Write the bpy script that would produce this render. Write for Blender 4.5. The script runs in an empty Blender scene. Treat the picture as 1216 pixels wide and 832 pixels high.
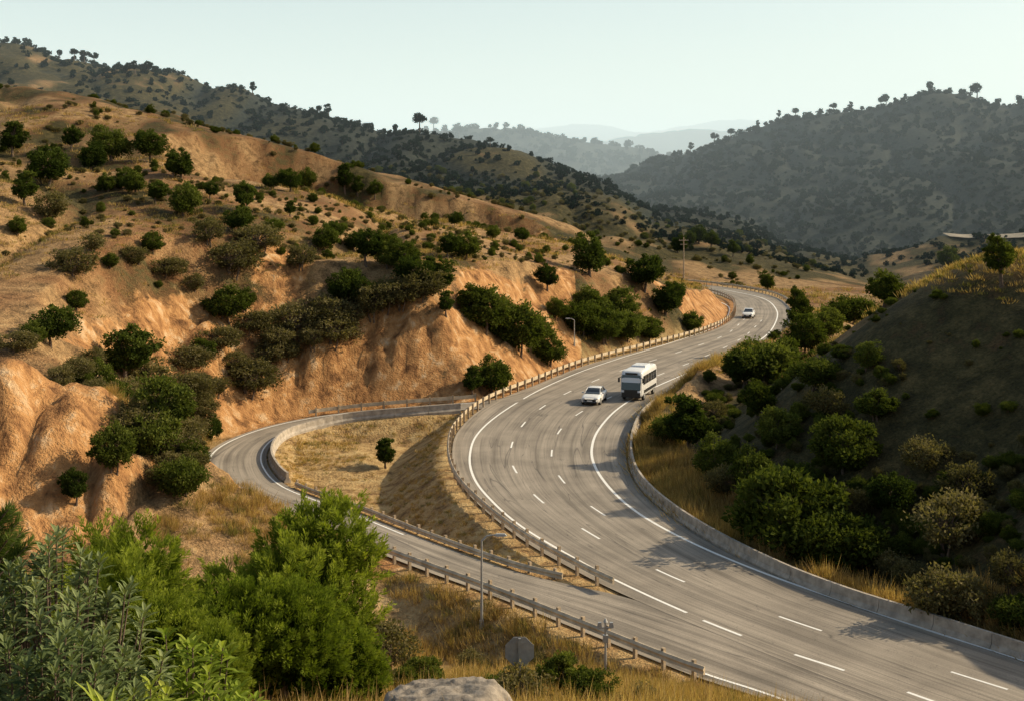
import bpy, math, random
import numpy as np
rng=np.random.default_rng(7); random.seed(7)
F=1500.; CH=20.; HV=230.
def pt(u,v,D): return ((u-608)*D/F, D, CH-(v-HV)*D/F)
def gp(u,v,z=0.):
    D=F*(CH-z)/(v-HV); return ((u-608)*D/F, D, z)
SC=bpy.context.scene
def link(o): SC.collection.objects.link(o); return o
def empty(name,loc=(0,0,0),rz=0):
    o=bpy.data.objects.new(name,None); o.location=loc; o.rotation_euler=(0,0,rz); o.empty_display_size=.3; return link(o)
# ---------------------------------------------------------------- noise
def _h(xi,yi,s):
    n=(xi*374761393+yi*668265263+s*974634777)&0xffffffff
    n=((n^(n>>13))*1274126177)&0xffffffff
    n=(n^(n>>16))&0xffffffff
    return n/4294967295.0
def vn(x,y,s=0):
    xi=np.floor(x).astype(np.int64); yi=np.floor(y).astype(np.int64)
    fx=x-xi; fy=y-yi; fx=fx*fx*(3-2*fx); fy=fy*fy*(3-2*fy)
    a=_h(xi,yi,s);b=_h(xi+1,yi,s);c=_h(xi,yi+1,s);d=_h(xi+1,yi+1,s)
    return (a+(b-a)*fx)*(1-fy)+(c+(d-c)*fx)*fy
def fbm(x,y,o=4,s=0):
    r=0;a=.5;t=0
    for i in range(o):
        r=r+a*vn(x*2**i+i*17.3,y*2**i-i*9.1,s+i); t+=a; a*=.5
    return r/t
def sm(t): t=np.clip(t,0,1); return t*t*(3-2*t)
def catmull(P,n=8):
    P=np.array(P,float); Q=np.vstack([2*P[0]-P[1],P,2*P[-1]-P[-2]]); out=[]
    for i in range(1,len(Q)-2):
        for k in range(n):
            t=k/n
            out.append(.5*((2*Q[i])+(-Q[i-1]+Q[i+1])*t+(2*Q[i-1]-5*Q[i]+4*Q[i+1]-Q[i+2])*t*t+(-Q[i-1]+3*Q[i]-3*Q[i+1]+Q[i+2])*t**3))
    out.append(P[-1]); return np.array(out)
# ---------------------------------------------------------------- roads
mainL=[(-40,262,0),(-10,266,0),(15,268,0),gp(790,343),gp(840,347),gp(868,356),gp(874,367),gp(868,380),gp(840,394),gp(780,411),gp(700,432),gp(640,455),gp(580,480),gp(545,510),gp(537,540),gp(545,570),gp(570,600),gp(620,640),gp(680,675),gp(740,705),(9.3,57.5,0),(14,51,0),(21,42,0),(32,28,0),(44,14,0),(58,-3,0),(75,-24,0)]
mainR=[(-40,280,0),(-10,284,0),(15,286,0),gp(790,335),gp(860,341),gp(915,351),gp(938,365),gp(938,382),gp(925,400),gp(890,418),gp(850,438),gp(800,464),gp(762,490),gp(746,518),gp(744,548),gp(755,575),gp(785,605),gp(840,642),gp(920,683),gp(1000,715),(19,58,0),(23.5,51.8,0),(30,43,0),(41,29.5,0),(53,15.5,0),(67,-1.5,0),(84,-23,0)]
rampO=[gp(640,460),gp(585,474),gp(500,481,-.3),gp(420,488,-.8),gp(350,498,-1.2),gp(295,512,-1.4),gp(252,532,-1.5),gp(238,556,-1.5),gp(250,585,-1.4),gp(330,615,-1),gp(420,645,-.5),gp(500,675),gp(600,712),gp(700,752),gp(820,800),(10.9,49,0),(17.5,40,0),(28.5,26,0),(40.5,12,0)]
rampI=[gp(650,468),gp(590,482),gp(500,490,-.3),gp(420,497,-.8),gp(370,507,-1.2),gp(335,518,-1.4),gp(318,535,-1.5),gp(320,555,-1.5),gp(345,578,-1.4),gp(420,606,-1),gp(500,638,-.5),gp(600,674),gp(680,694),gp(745,709),(10,58,0),(15,51,0),(22,42,0),(33,28,0),(45,14,0)]
ML=catmull(mainL); MR=catmull(mainR); RO=catmull(rampO); RI=catmull(rampI)
ISL=np.vstack([RI[8:8*13,:2],ML[8*12:8*19,:2][::-1]])
def inpoly(x,y,P):
    c=np.zeros(x.shape,bool)
    for i in range(len(P)):
        ax,ay=P[i-1]; bx,by=P[i]
        if ay==by: continue
        m=((ay>y)!=(by>y))&(x<(bx-ax)*(y-ay)/(by-ay)+ax); c^=m
    return c
def cent(L,R,st=2):
    L=L[::st];R=R[::st]; return (L+R)/2, np.linalg.norm((L-R)[:,:2],axis=1)/2
mC,mH=cent(ML,MR); rC,rH=cent(RO,RI)
def roaddist(x,y,C,Hw):
    best=np.full(x.shape,1e9); z=np.zeros(x.shape)
    for i in range(len(C)-1):
        ax,ay,az=C[i]; bx,by,bz=C[i+1]; dx=bx-ax; dy=by-ay; L2=dx*dx+dy*dy
        t=np.clip(((x-ax)*dx+(y-ay)*dy)/L2,0,1)
        d=np.hypot(x-ax-t*dx,y-ay-t*dy)-(Hw[i]+(Hw[i+1]-Hw[i])*t)
        m=d<best; best=np.where(m,d,best); z=np.where(m,az+(bz-az)*t,z)
    return best,z
# ---------------------------------------------------------------- ridges
SPUR=[(-400,375,72),(-200,392,72),(0,418,74),(70,434,75),(130,468,76),(190,526,77),(225,590,77)]
CREST=[(1700,380,60),(1500,330,75),(1216,290,90),(1150,318,100),(1080,350,110),(1000,393,118),(950,412,124),(900,433,130)]
RID=[ # pts, slope, round, veg
 ([(-500,110,420),(-200,35,540),(0,45,520),(100,75,510),(200,100,500)],.30,10,.70),
 ([(200,100,500),(300,118,490),(400,130,480),(480,148,460),(560,178,430),(620,205,405)],.30,10,1.15),
 ([(560,180,425),(640,212,395),(700,240,375),(760,267,360),(820,293,340),(900,325,320),(950,343,310)],.30,8,.32),
 ([(-400,40,320),(-200,60,330),(0,88,330),(60,98,325),(130,138,320),(200,180,310),(300,216,300),(400,240,290),(480,258,280)],.30,8,.30),
 ([(-500,160,140),(-200,180,140),(0,190,150),(130,190,165),(250,207,175),(330,230,185),(450,250,195),(560,270,200),(640,292,200),(700,322,200),(760,357,193),(805,385,190)],.27,8,.25),
 ([(-200,290,150),(0,330,140),(150,350,138),(250,395,130),(300,425,124.5),(380,405,127),(440,395,129),(500,390,131),(560,415,133),(600,440,134)],.2,2,.25),
 (SPUR,.85,1.2,.15),
 (CREST,.70,3,.68),
 ([(1040,330,420),(1100,290,405),(1150,263,400),(1216,257,392),(1400,240,380),(1700,200,370)],.3,5,.55),
 ([(640,232,960),(690,215,920),(760,190,860),(850,165,800),(950,137,750),(1050,122,720),(1110,107,700),(1216,102,680),(1400,92,650),(1800,70,600)],.33,15,1.35),
 ([(380,150,1900),(500,163,1700),(545,152,1650),(590,146,1600),(640,150,1600),(700,163,1600),(760,180,1550),(810,197,1500)],.3,40,1.35),
 ([(-900,160,6000),(0,150,6200),(400,165,6200),(560,158,6000),(640,152,6000),(690,146,6100),(730,155,6000),(790,157,6000),(840,147,6200),(880,140,6300),(1000,150,6300),(1300,160,6300),(2200,150,6000)],.2,80,1.3),
 ([(560,172,3600),(640,176,3500),(700,168,3500),(760,160,3600),(830,152,3700),(900,158,3700),(1000,170,3600)],.25,60,1.3),
]
def ridgeval(x,y,P,sl,r,dist=False):
    P=[pt(*p) for p in P]; best=np.full(x.shape,-1e9); bd=np.full(x.shape,1e9)
    for a,b in zip(P[:-1],P[1:]):
        dx=b[0]-a[0]; dy=b[1]-a[1]; t=np.clip(((x-a[0])*dx+(y-a[1])*dy)/(dx*dx+dy*dy),0,1)
        d=np.hypot(x-a[0]-t*dx,y-a[1]-t*dy); bd=np.minimum(bd,d)
        best=np.maximum(best,a[2]+(b[2]-a[2])*t-sl*(np.sqrt(d*d+r*r)-r))
    return bd if dist else best
def terrain(x,y,full=False):
    x=np.asarray(x,float); y=np.asarray(y,float)
    far=sm((y-280)/200)
    wx=x+(fbm(x/30,y/30,3,5)-.5)*10*(.3+far*2); wy=y+(fbm(x/30,y/30,3,9)-.5)*10*(.3+far*2)
    h=-2.6-20*sm((y-300)/150); veg=np.full(x.shape,.15); sp=np.zeros(x.shape)
    for P,sl,r,vg in RID:
        v=ridgeval(wx if P[0][2]>140 else x, wy if P[0][2]>140 else y,P,sl,r)
        k=1.0+.012*np.maximum(y,0)
        w_=sm((v-h)/k*.5+.5); veg=veg+(vg-veg)*w_
        sp=sp*(1-w_)+(w_ if P is SPUR else 0)
        hh=np.maximum(k-np.abs(v-h),0)/k
        h=np.maximum(v,h)+hh*hh*k*.25
    ch=18-.345*np.maximum(y,-25)-.15*np.maximum(x-2,0)+.02*np.minimum(x,0)
    hh=np.maximum(2-np.abs(ch-h),0)/2; veg=np.where(ch>h,.28,veg); isc=sm((ch-h)/2); sp=sp*(1-isc); h=np.maximum(h,ch)+hh*hh*.5
    up=np.clip((h+2)/8,0,1)*(1-isc)
    h=h+(fbm(x/40,y/40,3,21)-.5)*4.5*up*(1-.7*sp)+(fbm(x/140,y/140,3,31)-.5)*16*far
    g=1-np.abs(2*fbm(x/34,y/60,3,41)-1); h=h-g**5*2.6*up*(1-sp)-far*(g**3)*3
    veg=veg+g**6*.35*up*(1-sp)
    g2=1-np.abs(2*fbm(x/160,y/240,3,43)-1); h=h-far*(g2**4)*9*np.clip((h+20)/50,0,1)
    h=h+(fbm(x/9,y/9,3,51)-.5)*1.1*(.25+up*.75)+(fbm(x/2.2,y/2.2,2,61)-.5)*.26*(.5+.5*up)
    g3=1-np.abs(2*fbm(x/3.6,y/6,3,45)-1); h=h-sp*(g3**3)*1.8
    # thicket in the draw behind the spur
    veg=veg+.8*sm((-17-x)/4)*sm((x+33)/5)*sm((y-79)/4)*sm((110-y)/12)
    cut=sp*.68*sm((78-y)/3)
    m=(y<330)&(np.abs(x)<130)
    if m.any():
        X=x[m];Y=y[m];hm=h[m]
        e1,z1=roaddist(X,Y,mC,mH); e2,z2=roaddist(X,Y,rC,rH)
        ins=inpoly(X,Y,ISL); hm=np.where(ins,-2.4+(fbm(X/7,Y/7,3,12)-.5)*.9+(fbm(X/1.8,Y/1.8,2,13)-.5)*.25,hm)
        nz=(fbm(X/3.2,Y/5,3,71)-.5)*4.5; rl=(1-np.abs(2*fbm(X/2.2,Y/4,2,73)-1))**3*.9
        for e,z in((e1,z1),(e2,z2)):
            lim=z-.1+np.maximum(0,e-1.2)*1.15+(np.maximum(0,nz)-rl)*sm((e-2)/3)
            c=sm((hm-lim+.4)/.6)*sm((13-e)/5); cut[m]=np.maximum(cut[m],c)
            hm=np.minimum(hm,lim)
        for e,z in((e1,z1),(e2,z2)):
            lim=z-.1-np.maximum(0,e-.9)*.62
            hm=np.maximum(hm,lim)
        cut[m]*=(~ins)
        hm=np.where(e2<.9,np.where(e1<.9,np.minimum(z1,z2),z2)-.1,hm)
        hm=np.where((e1<.9)&(e2>=.9),z1-.1,hm)
        h=h.copy(); h[m]=hm
    cut=cut*np.where((x>8)&(y<185),.0,1.)*np.where((y<62),.3,1.)*(1-.8*sm((-20-x)/6)*sm((x+36)/6)*sm((116-y)/8)*sm((y-80)/3))
    if full: return h,veg,cut
    return h
_D=np.geomspace(5,2500,2600)
def hit(u,v):
    X=(u-608)*_D/F; h=terrain(X,_D); s=CH-(v-HV)*_D/F
    w=np.nonzero(h>=s)[0]
    i=w[0] if len(w) else None
    if i is None: i=int(np.argmax((h-CH)/_D))
    return X[i],_D[i],h[i]
# ---------------------------------------------------------------- materials
def mat(name):
    m=bpy.data.materials.new(name); m.use_nodes=True; nt=m.node_tree; nt.nodes.clear()
    o=nt.nodes.new('ShaderNodeOutputMaterial'); return m,nt,o
class NB:
    def __init__(s,nt): s.nt=nt
    def n(s,t,**k):
        n=s.nt.nodes.new(t)
        for a,b in k.items(): setattr(n,a,b)
        return n
    def l(s,a,b): s.nt.links.new(a,b)
    def pos(s): return s.n('ShaderNodeTexCoord').outputs['Object']
    def noise(s,vec,scale,det=4,rough=.55,dist=0,mapscale=None):
        if mapscale:
            mp=s.n('ShaderNodeMapping'); mp.inputs['Scale'].default_value=mapscale; s.l(vec,mp.inputs[0]); vec=mp.outputs[0]
        n=s.n('ShaderNodeTexNoise'); s.l(vec,n.inputs['Vector']); n.inputs['Scale'].default_value=scale; n.inputs['Detail'].default_value=det; n.inputs['Roughness'].default_value=rough; n.inputs['Distortion'].default_value=dist
        return n.outputs['Fac']
    def ramp(s,f,stops):
        r=s.n('ShaderNodeValToRGB'); e=r.color_ramp.elements
        while len(e)<len(stops): e.new(.5)
        for i,(p,c) in enumerate(stops):
            e[i].position=p; e[i].color=(c,c,c,1) if not isinstance(c,tuple) else (*c,1)
        s.l(f,r.inputs[0]); return r.outputs[0]
    def mix(s,f,a,b,mode='MIX'):
        m=s.n('ShaderNodeMix',data_type='RGBA',blend_type=mode)
        for v,i in((f,0),(a,6),(b,7)):
            if isinstance(v,(int,float)): m.inputs[i].default_value=v if i==0 else (v,v,v,1)
            elif isinstance(v,tuple): m.inputs[i].default_value=(*v,1)
            else: s.l(v,m.inputs[i])
        return m.outputs[2]
    def math(s,op,a,b=0.,c=0.,clamp=False):
        m=s.n('ShaderNodeMath',operation=op,use_clamp=clamp)
        for i,v in enumerate((a,b,c)):
            if isinstance(v,(int,float)): m.inputs[i].default_value=v
            else: s.l(v,m.inputs[i])
        return m.outputs[0]
    def attr(s,nm): return s.n('ShaderNodeAttribute',attribute_name=nm).outputs['Fac']
    def bsdf(s,col,rough=.9,bump=None,bs=.5,bd=.1,metal=0,spec=.3):
        b=s.n('ShaderNodeBsdfPrincipled')
        if isinstance(col,tuple): b.inputs['Base Color'].default_value=(*col,1)
        else: s.l(col,b.inputs['Base Color'])
        b.inputs['Roughness'].default_value=rough; b.inputs['Metallic'].default_value=metal; b.inputs['Specular IOR Level'].default_value=spec
        if bump is not None:
            u=s.n('ShaderNodeBump'); u.inputs['Strength'].default_value=bs; u.inputs['Distance'].default_value=bd; s.l(bump,u.inputs['Height']); s.l(u.outputs[0],b.inputs['Normal'])
        return b
def simple(name,c,rough=.6,metal=0,var=.25,sc=3.,bd=.01,spec=.4):
    m,nt,o=mat(name); b=NB(nt); p=b.pos(); n=b.noise(p,sc,5)
    dark=tuple(x*(1-var) for x in c); lite=tuple(min(1,x*(1+var)) for x in c)
    s=b.bsdf(b.ramp(n,[(.3,dark),(.7,lite)]),rough,n,.4,bd,metal,spec); b.l(s.outputs[0],o.inputs[0]); return m
def terrain_mat():
    m,nt,o=mat('dry_hillside_soil'); b=NB(nt); p=b.pos()
    n1=b.attr('n1'); n2=b.noise(p,.7,4,.65); n3=b.noise(p,5,3,.7)
    f=b.math('ADD',b.math('MULTIPLY',n2,.6),b.math('MULTIPLY',n3,.4))
    dry=b.ramp(f,[(.34,(.07,.045,.022)),(.44,(.20,.125,.058)),(.53,(.34,.21,.098)),(.66,(.49,.335,.165))])
    red=b.ramp(f,[(.34,(.065,.034,.017)),(.48,(.23,.115,.05)),(.66,(.44,.24,.112))])
    dry=b.mix(b.ramp(n1,[(.42,0.),(.6,1.)]),dry,red)
    veg=b.ramp(f,[(.34,(.015,.018,.008)),(.5,(.042,.042,.016)),(.66,(.11,.092,.038))])
    va=b.attr('veg')
    veg=b.mix(b.ramp(b.math('MULTIPLY',va,.5),[(.46,0.),(.58,1.)]),veg,b.ramp(f,[(.4,(.006,.014,.014)),(.62,(.018,.036,.030))]))
    vf=b.math('ADD',va,b.math('MULTIPLY',b.math('SUBTRACT',b.math('ADD',b.math('MULTIPLY',n1,.7),b.math('MULTIPLY',n2,.5)),.6),1.9))
    vf=b.ramp(vf,[(.34,0.),(.66,1.)])
    col=b.mix(b.math('MULTIPLY',vf,.94),dry,veg)
    st=b.noise(p,1.,4,.6,.8,(.8,.8,.22))
    cc=b.ramp(b.math('ADD',b.math('MULTIPLY',st,.6),b.math('MULTIPLY',n2,.4)),[(.36,(.12,.058,.026)),(.45,(.32,.16,.064)),(.54,(.47,.25,.10)),(.66,(.60,.43,.26))])
    cf=b.math('ADD',b.attr('cut'),b.math('MULTIPLY',b.math('SUBTRACT',b.math('ADD',b.math('MULTIPLY',n2,.5),b.math('MULTIPLY',n1,.5)),.5),2.6)); cf=b.ramp(cf,[(.45,0.),(.65,1.)])
    cf=b.math('MULTIPLY',cf,b.ramp(b.attr('cut'),[(.02,0.),(.2,1.)]))
    col=b.mix(cf,col,cc)
    gold=b.ramp(f,[(.34,(.21,.13,.055)),(.5,(.48,.32,.14)),(.66,(.62,.46,.23))])
    gf=b.math('MULTIPLY',b.attr('gold'),b.ramp(n2,[(.3,.35),(.55,1.)]))
    col=b.mix(gf,col,gold)
    s=b.bsdf(col,.95,f,1.,.55,0,.15); b.l(s.outputs[0],o.inputs[0]); return m
def asphalt_mat(name,k=1.):
    m,nt,o=mat(name); b=NB(nt); p=b.pos(); uv=b.n('ShaderNodeTexCoord').outputs['UV']
    n=b.noise(p,14,4,.7); n1=b.noise(p,.25,4); n2=b.noise(uv,1,5,.6,.2,(1.6,.035,1)); n3=b.noise(uv,1,4,.6,.1,(6,.06,1))
    c=b.ramp(n,[(.3,(.235*k,.202*k,.162*k)),(.7,(.355*k,.308*k,.25*k))])
    c=b.mix(.85,c,b.ramp(n2,[(.33,.56),(.52,1.),(.68,1.25)]),'MULTIPLY')
    c=b.mix(.65,c,b.ramp(n3,[(.3,.48),(.5,1.)]),'MULTIPLY')
    c=b.mix(.6,c,b.ramp(n1,[(.35,.68),(.6,1.12)]),'MULTIPLY')
    cr=b.noise(uv,1,3,.5,1.2,(.55,.02,1)); d=b.math('ABSOLUTE',b.math('SUBTRACT',cr,.5)); c=b.mix(b.ramp(d,[(.0,.75),(.006,0.)]),c,(.07*k,.062*k,.055*k))
    cr2=b.noise(p,.5,4,.6,.8); d2=b.math('ABSOLUTE',b.math('SUBTRACT',cr2,.48)); c=b.mix(b.ramp(d2,[(.0,.5),(.0035,0.)]),c,(.07*k,.065*k,.058*k))
    s=b.bsdf(c,.85,None,spec=.3); b.l(s.outputs[0],o.inputs[0]); return m
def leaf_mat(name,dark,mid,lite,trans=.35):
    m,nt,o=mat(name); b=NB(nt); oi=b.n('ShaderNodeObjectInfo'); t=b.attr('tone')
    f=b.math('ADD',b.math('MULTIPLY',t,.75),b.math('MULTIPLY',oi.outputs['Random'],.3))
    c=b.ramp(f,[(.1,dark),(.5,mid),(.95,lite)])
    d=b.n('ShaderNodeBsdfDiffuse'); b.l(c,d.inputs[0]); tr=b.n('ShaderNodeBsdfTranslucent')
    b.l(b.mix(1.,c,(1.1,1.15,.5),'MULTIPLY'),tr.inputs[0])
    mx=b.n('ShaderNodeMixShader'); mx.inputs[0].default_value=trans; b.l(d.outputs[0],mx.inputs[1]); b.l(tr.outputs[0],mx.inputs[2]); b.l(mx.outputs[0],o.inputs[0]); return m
M_ter=terrain_mat(); M_as=asphalt_mat('weathered_asphalt'); M_as2=asphalt_mat('ramp_asphalt',1.04)
M_bark=simple('bark',(.12,.085,.06),.95,0,.4,6,.03)
L_dark=leaf_mat('oak_leaves',(.016,.026,.007),(.047,.069,.015),(.12,.145,.032))
L_mid=leaf_mat('shrub_leaves',(.028,.042,.008),(.078,.10,.02),(.18,.20,.048))
L_olive=leaf_mat('sage_leaves',(.05,.046,.021),(.13,.115,.05),(.24,.20,.10))
L_far=leaf_mat('distant_leaves',(.006,.015,.012),(.015,.032,.022),(.034,.056,.034),.12)
L_con=leaf_mat('juniper_leaves',(.026,.045,.005),(.125,.17,.02),(.30,.34,.052),.42)
L_lau=leaf_mat('laurel_leaves',(.06,.09,.015),(.20,.27,.04),(.42,.46,.10),.4)
L_ros=leaf_mat('pittosporum_leaves',(.04,.065,.027),(.13,.17,.068),(.28,.32,.155),.25)
L_pin=leaf_mat('pine_needles',(.015,.032,.008),(.055,.09,.02),(.15,.20,.05),.3)
L_gr=leaf_mat('dry_grass_blades',(.19,.12,.045),(.46,.30,.12),(.66,.48,.23),.4)
L_gg=leaf_mat('olive_grass_blades',(.09,.085,.028),(.19,.17,.055),(.34,.29,.11),.4)
M_paint=simple('road_paint',(.80,.79,.75),.7,0,.12,9)
M_conc=simple('concrete',(.38,.33,.27),.9,0,.35,2.2,.02)
M_rail=simple('weathered_rail',(.52,.42,.29),.7,.0,.35,1.5)
M_post=simple('wood_post',(.36,.28,.19),.9,0,.35,6)
M_steel=simple('galvanised_steel',(.36,.36,.35),.5,.3,.15,8)
M_white=simple('white_car_paint',(.74,.74,.73),.25,0,.03,1,.0,.5)
M_glass=simple('tinted_glass',(.015,.018,.022),.08,0,.1,1,.0,.8)
M_black=simple('black_trim',(.02,.02,.02),.5,0,.2,5)
M_tyre=simple('tyre_rubber',(.025,.025,.025),.9,0,.2,8)
M_lamp=simple('headlamp_lens',(.75,.77,.8),.15,0,.05,5,0,.8)
# ---------------------------------------------------------------- mesh helpers
def np_mesh(name,V,Fc,mats,mi=None,tone=None,smooth=False,uv=None,pattr=None):
    me=bpy.data.meshes.new(name); V=np.asarray(V,np.float32); Fc=np.asarray(Fc,np.int32); n,k=Fc.shape
    me.vertices.add(len(V)); me.vertices.foreach_set('co',V.ravel())
    me.loops.add(n*k); me.loops.foreach_set('vertex_index',Fc.ravel())
    me.polygons.add(n); me.polygons.foreach_set('loop_start',np.arange(0,n*k,k,dtype=np.int32))
    for m in mats: me.materials.append(m)
    if mi is not None: me.polygons.foreach_set('material_index',np.asarray(mi,np.int32))
    me.polygons.foreach_set('use_smooth',np.full(n,smooth))
    me.update(calc_edges=True)
    if tone is not None:
        a=me.attributes.new('tone','FLOAT','FACE'); a.data.foreach_set('value',np.asarray(tone,np.float32))
    if uv is not None:
        l=me.uv_layers.new(name='UVMap'); l.data.foreach_set('uv',np.asarray(uv,np.float32)[Fc.ravel()].ravel())
    for kx,v in (pattr or {}).items():
        a=me.attributes.new(kx,'FLOAT','POINT'); a.data.foreach_set('value',np.asarray(v,np.float32))
    me.validate(); return me
class MB:
    def __init__(s): s.V=[]; s.F=[]; s.M=[]
    def add(s,V,Fc,m=0):
        o=len(s.V); s.V+= [tuple(v) for v in V]; s.F+=[tuple(i+o for i in f) for f in Fc]; s.M+=[m]*len(Fc)
    def box(s,c,d,m=0,rz=0,taper=1.):
        cx,cy,cz=c; a,b_,h=d[0]/2,d[1]/2,d[2]/2; V=[]
        for z,t in((-h,1),(h,taper)):
            for x,y in((-a,-b_),(a,-b_),(a,b_),(-a,b_)):
                x*=t;y*=t; V.append((cx+x*math.cos(rz)-y*math.sin(rz),cy+x*math.sin(rz)+y*math.cos(rz),cz+z))
        s.add(V,[(3,2,1,0),(4,5,6,7),(0,1,5,4),(1,2,6,5),(2,3,7,6),(3,0,4,7)],m)
    def tube(s,p0,p1,r0,r1,n=8,m=0):
        p0=np.array(p0,float);p1=np.array(p1,float); d=p1-p0; L=np.linalg.norm(d); d/=max(L,1e-6)
        a=np.cross(d,(0,0,1) if abs(d[2])<.9 else (1,0,0)); a/=np.linalg.norm(a); b_=np.cross(d,a); V=[]
        for p,r in((p0,r0),(p1,r1)):
            for i in range(n):
                t=2*math.pi*i/n; V.append(p+r*(math.cos(t)*a+math.sin(t)*b_))
        s.add(V,[(i,(i+1)%n,n+(i+1)%n,n+i) for i in range(n)]+[tuple(range(n))[::-1],tuple(range(n,2*n))],m)
    def mesh(s,name,mats,smooth=False):
        me=bpy.data.meshes.new(name); me.from_pydata([tuple(map(float,v)) for v in s.V],[],s.F)
        for m in mats: me.materials.append(m)
        me.polygons.foreach_set('material_index',s.M); me.polygons.foreach_set('use_smooth',[smooth]*len(s.F)); me.update(); return me
    def obj(s,name,mats,parent=None,smooth=False,bevel=0):
        o=link(bpy.data.objects.new(name,s.mesh(name,mats,smooth)))
        if parent: o.parent=parent
        if bevel:
            b=o.modifiers.new('b','BEVEL'); b.width=bevel; b.segments=2; b.limit_method='ANGLE'
        return o
# ---------------------------------------------------------------- ground sheet
NC,NR=680,940
s=np.linspace(-.8,.8,NC); yy=np.geomspace(50,8000,NR)
S,Y=np.meshgrid(s,yy); GX=(S*Y).ravel(); GY=(Y-80).ravel()
Hh,veg,cut=terrain(GX,GY,True)
gold=np.zeros(GX.shape)
def blob(a,u,v,D,r,val):
    x,y,_=pt(u,v,D); d=np.hypot(GX-x,(GY-y)*.8); return np.maximum(a,val*sm(1.4-d/r))
for (u,v,D,r) in [(330,380,133,3.5),(60,540,71,6),(20,480,72,5)]: cut=blob(cut,u,v,D,r,1.)
m=(GY<330)&(np.abs(GX)<130)
e1,_=roaddist(GX[m],GY[m],mC,mH); e2,_=roaddist(GX[m],GY[m],rC,rH)
g=np.maximum(sm(1-(np.minimum(e1,e2)-.5)/3.2),0)*.75
g=np.where(inpoly(GX[m],GY[m],ISL),.9,g)
g=np.where((GY[m]<70)&(GX[m]>-14)&(GX[m]<8)&(GY[m]>38),np.maximum(g,.65),g)
g=np.maximum(g,.95*sm(1.6-ridgeval(GX[m],GY[m],CREST,1,1,True)/3.2))
gold[m]=g*(1-cut[m])
n1=fbm(GX/9,GY/9,5,123)
i=np.arange((NR-1)*(NC-1)); r=i//(NC-1); c=i%(NC-1); a=r*NC+c
Fc=np.stack([a,a+1,a+NC+1,a+NC],1)
me=np_mesh('ground',np.stack([GX,GY,Hh],1),Fc,[M_ter],smooth=True,pattr={'veg':veg,'cut':cut,'gold':gold,'n1':n1})
link(bpy.data.objects.new('ground',me))
# ---------------------------------------------------------------- road sheets
def ribbon(name,L,R,mtl,dz=0.,cols=6):
    n=len(L); C=(L+R)/2; w=np.linalg.norm((R-L)[:,:2],axis=1); s_=np.concatenate([[0],np.cumsum(np.linalg.norm(np.diff(C,axis=0),axis=1))])
    V=[];UV=[]
    for i in range(n):
        for k in range(cols+1):
            t=k/cols; p=L[i]*(1-t)+R[i]*t; V.append((p[0],p[1],p[2]+dz)); UV.append((t*w.mean(),s_[i]))
    Fc=[(i*(cols+1)+k,i*(cols+1)+k+1,(i+1)*(cols+1)+k+1,(i+1)*(cols+1)+k) for i in range(n-1) for k in range(cols)]
    me=np_mesh(name,V,Fc,[mtl],uv=UV,smooth=True); return link(bpy.data.objects.new(name,me))
ribbon('highway',ML,MR,M_as,0.); ribbon('ramp_road',RO,RI,M_as2,-.012)
def resample(P,st):
    P=np.asarray(P,float); s_=np.concatenate([[0],np.cumsum(np.linalg.norm(np.diff(P[:,:2],axis=0),axis=1))]); q=np.arange(0,s_[-1],st)
    return np.stack([np.interp(q,s_,P[:,k]) for k in range(P.shape[1])],1)
def normals(P):
    T=np.gradient(P[:,:2],axis=0); T/=np.linalg.norm(T,axis=1)[:,None]+1e-9; return np.stack([T[:,1],-T[:,0]],1)
def stripe(name,P,w=.16,dz=.006,dash=None,off=0.,parent=None):
    P=resample(P,.5); Nn=normals(P); P=P.copy(); P[:,:2]+=Nn*off
    V=[];Fc=[]
    if dash is None: segs=[(0,len(P)-1)]
    else:
        on,per=int(dash[0]/.5),int(dash[1]/.5); segs=[(i,min(i+on,len(P)-1)) for i in range(0,len(P)-2,per)]
    for a_,b_ in segs:
        o=len(V)
        for i in range(a_,b_+1):
            for sg in(-1,1): V.append((P[i,0]+sg*Nn[i,0]*w/2,P[i,1]+sg*Nn[i,1]*w/2,P[i,2]+dz))
        Fc+=[(o+2*i,o+2*i+1,o+2*i+3,o+2*i+2) for i in range(b_-a_)]
    ob=link(bpy.data.objects.new(name,np_mesh(name,V,Fc,[M_paint]))); ob.parent=parent; return ob
mk=empty('road_markings')
LS=catmull([gp(*p) for p in [(820,349),(858,360),(866,370),(850,388),(790,409),(740,424),(690,441),(640,463),(595,490),(567,515),(558,540),(562,565),(580,590),(620,625),(700,672),(760,702),(820,729)]])
RS=catmull([gp(*p) for p in [(860,344),(905,354),(922,368),(920,385),(905,402),(870,421),(820,441),(770,463),(735,484),(712,508),(703,530),(706,552),(725,580),(760,610),(820,643),(900,677),(1000,713),(1100,747),(1216,784)]]+[(30.5,42,0),(42,27.5,0)])
LA=catmull([gp(*p) for p in [(885,378),(860,398),(800,420),(740,439),(680,463),(640,486),(615,512),(606,540),(617,566),(646,597),(715,641),(800,685),(930,733),(1050,772),(1190,816),(1300,850)]])
LC=catmull([gp(*p) for p in [(905,380),(880,402),(835,424),(780,446),(725,471),(685,492),(662,515),(655,545),(668,570),(697,597),(745,628)]])
LB=catmull([gp(*p) for p in [(835,736),(865,748),(915,767),(995,793),(1060,815),(1130,840)]])
stripe('left_edge_line',LS,.17,parent=mk); stripe('right_edge_line',RS,.2,parent=mk)
stripe('lane_line',LA,.14,dash=(2.5,9),parent=mk); stripe('lane_line_inner',LC,.13,dash=(2.5,9),parent=mk); stripe('merge_line',LB,.17,dash=(2.5,5.5),parent=mk)
stripe('ramp_edge_line',RO[10:],.15,dz=.004,off=-.5,parent=mk)
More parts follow.
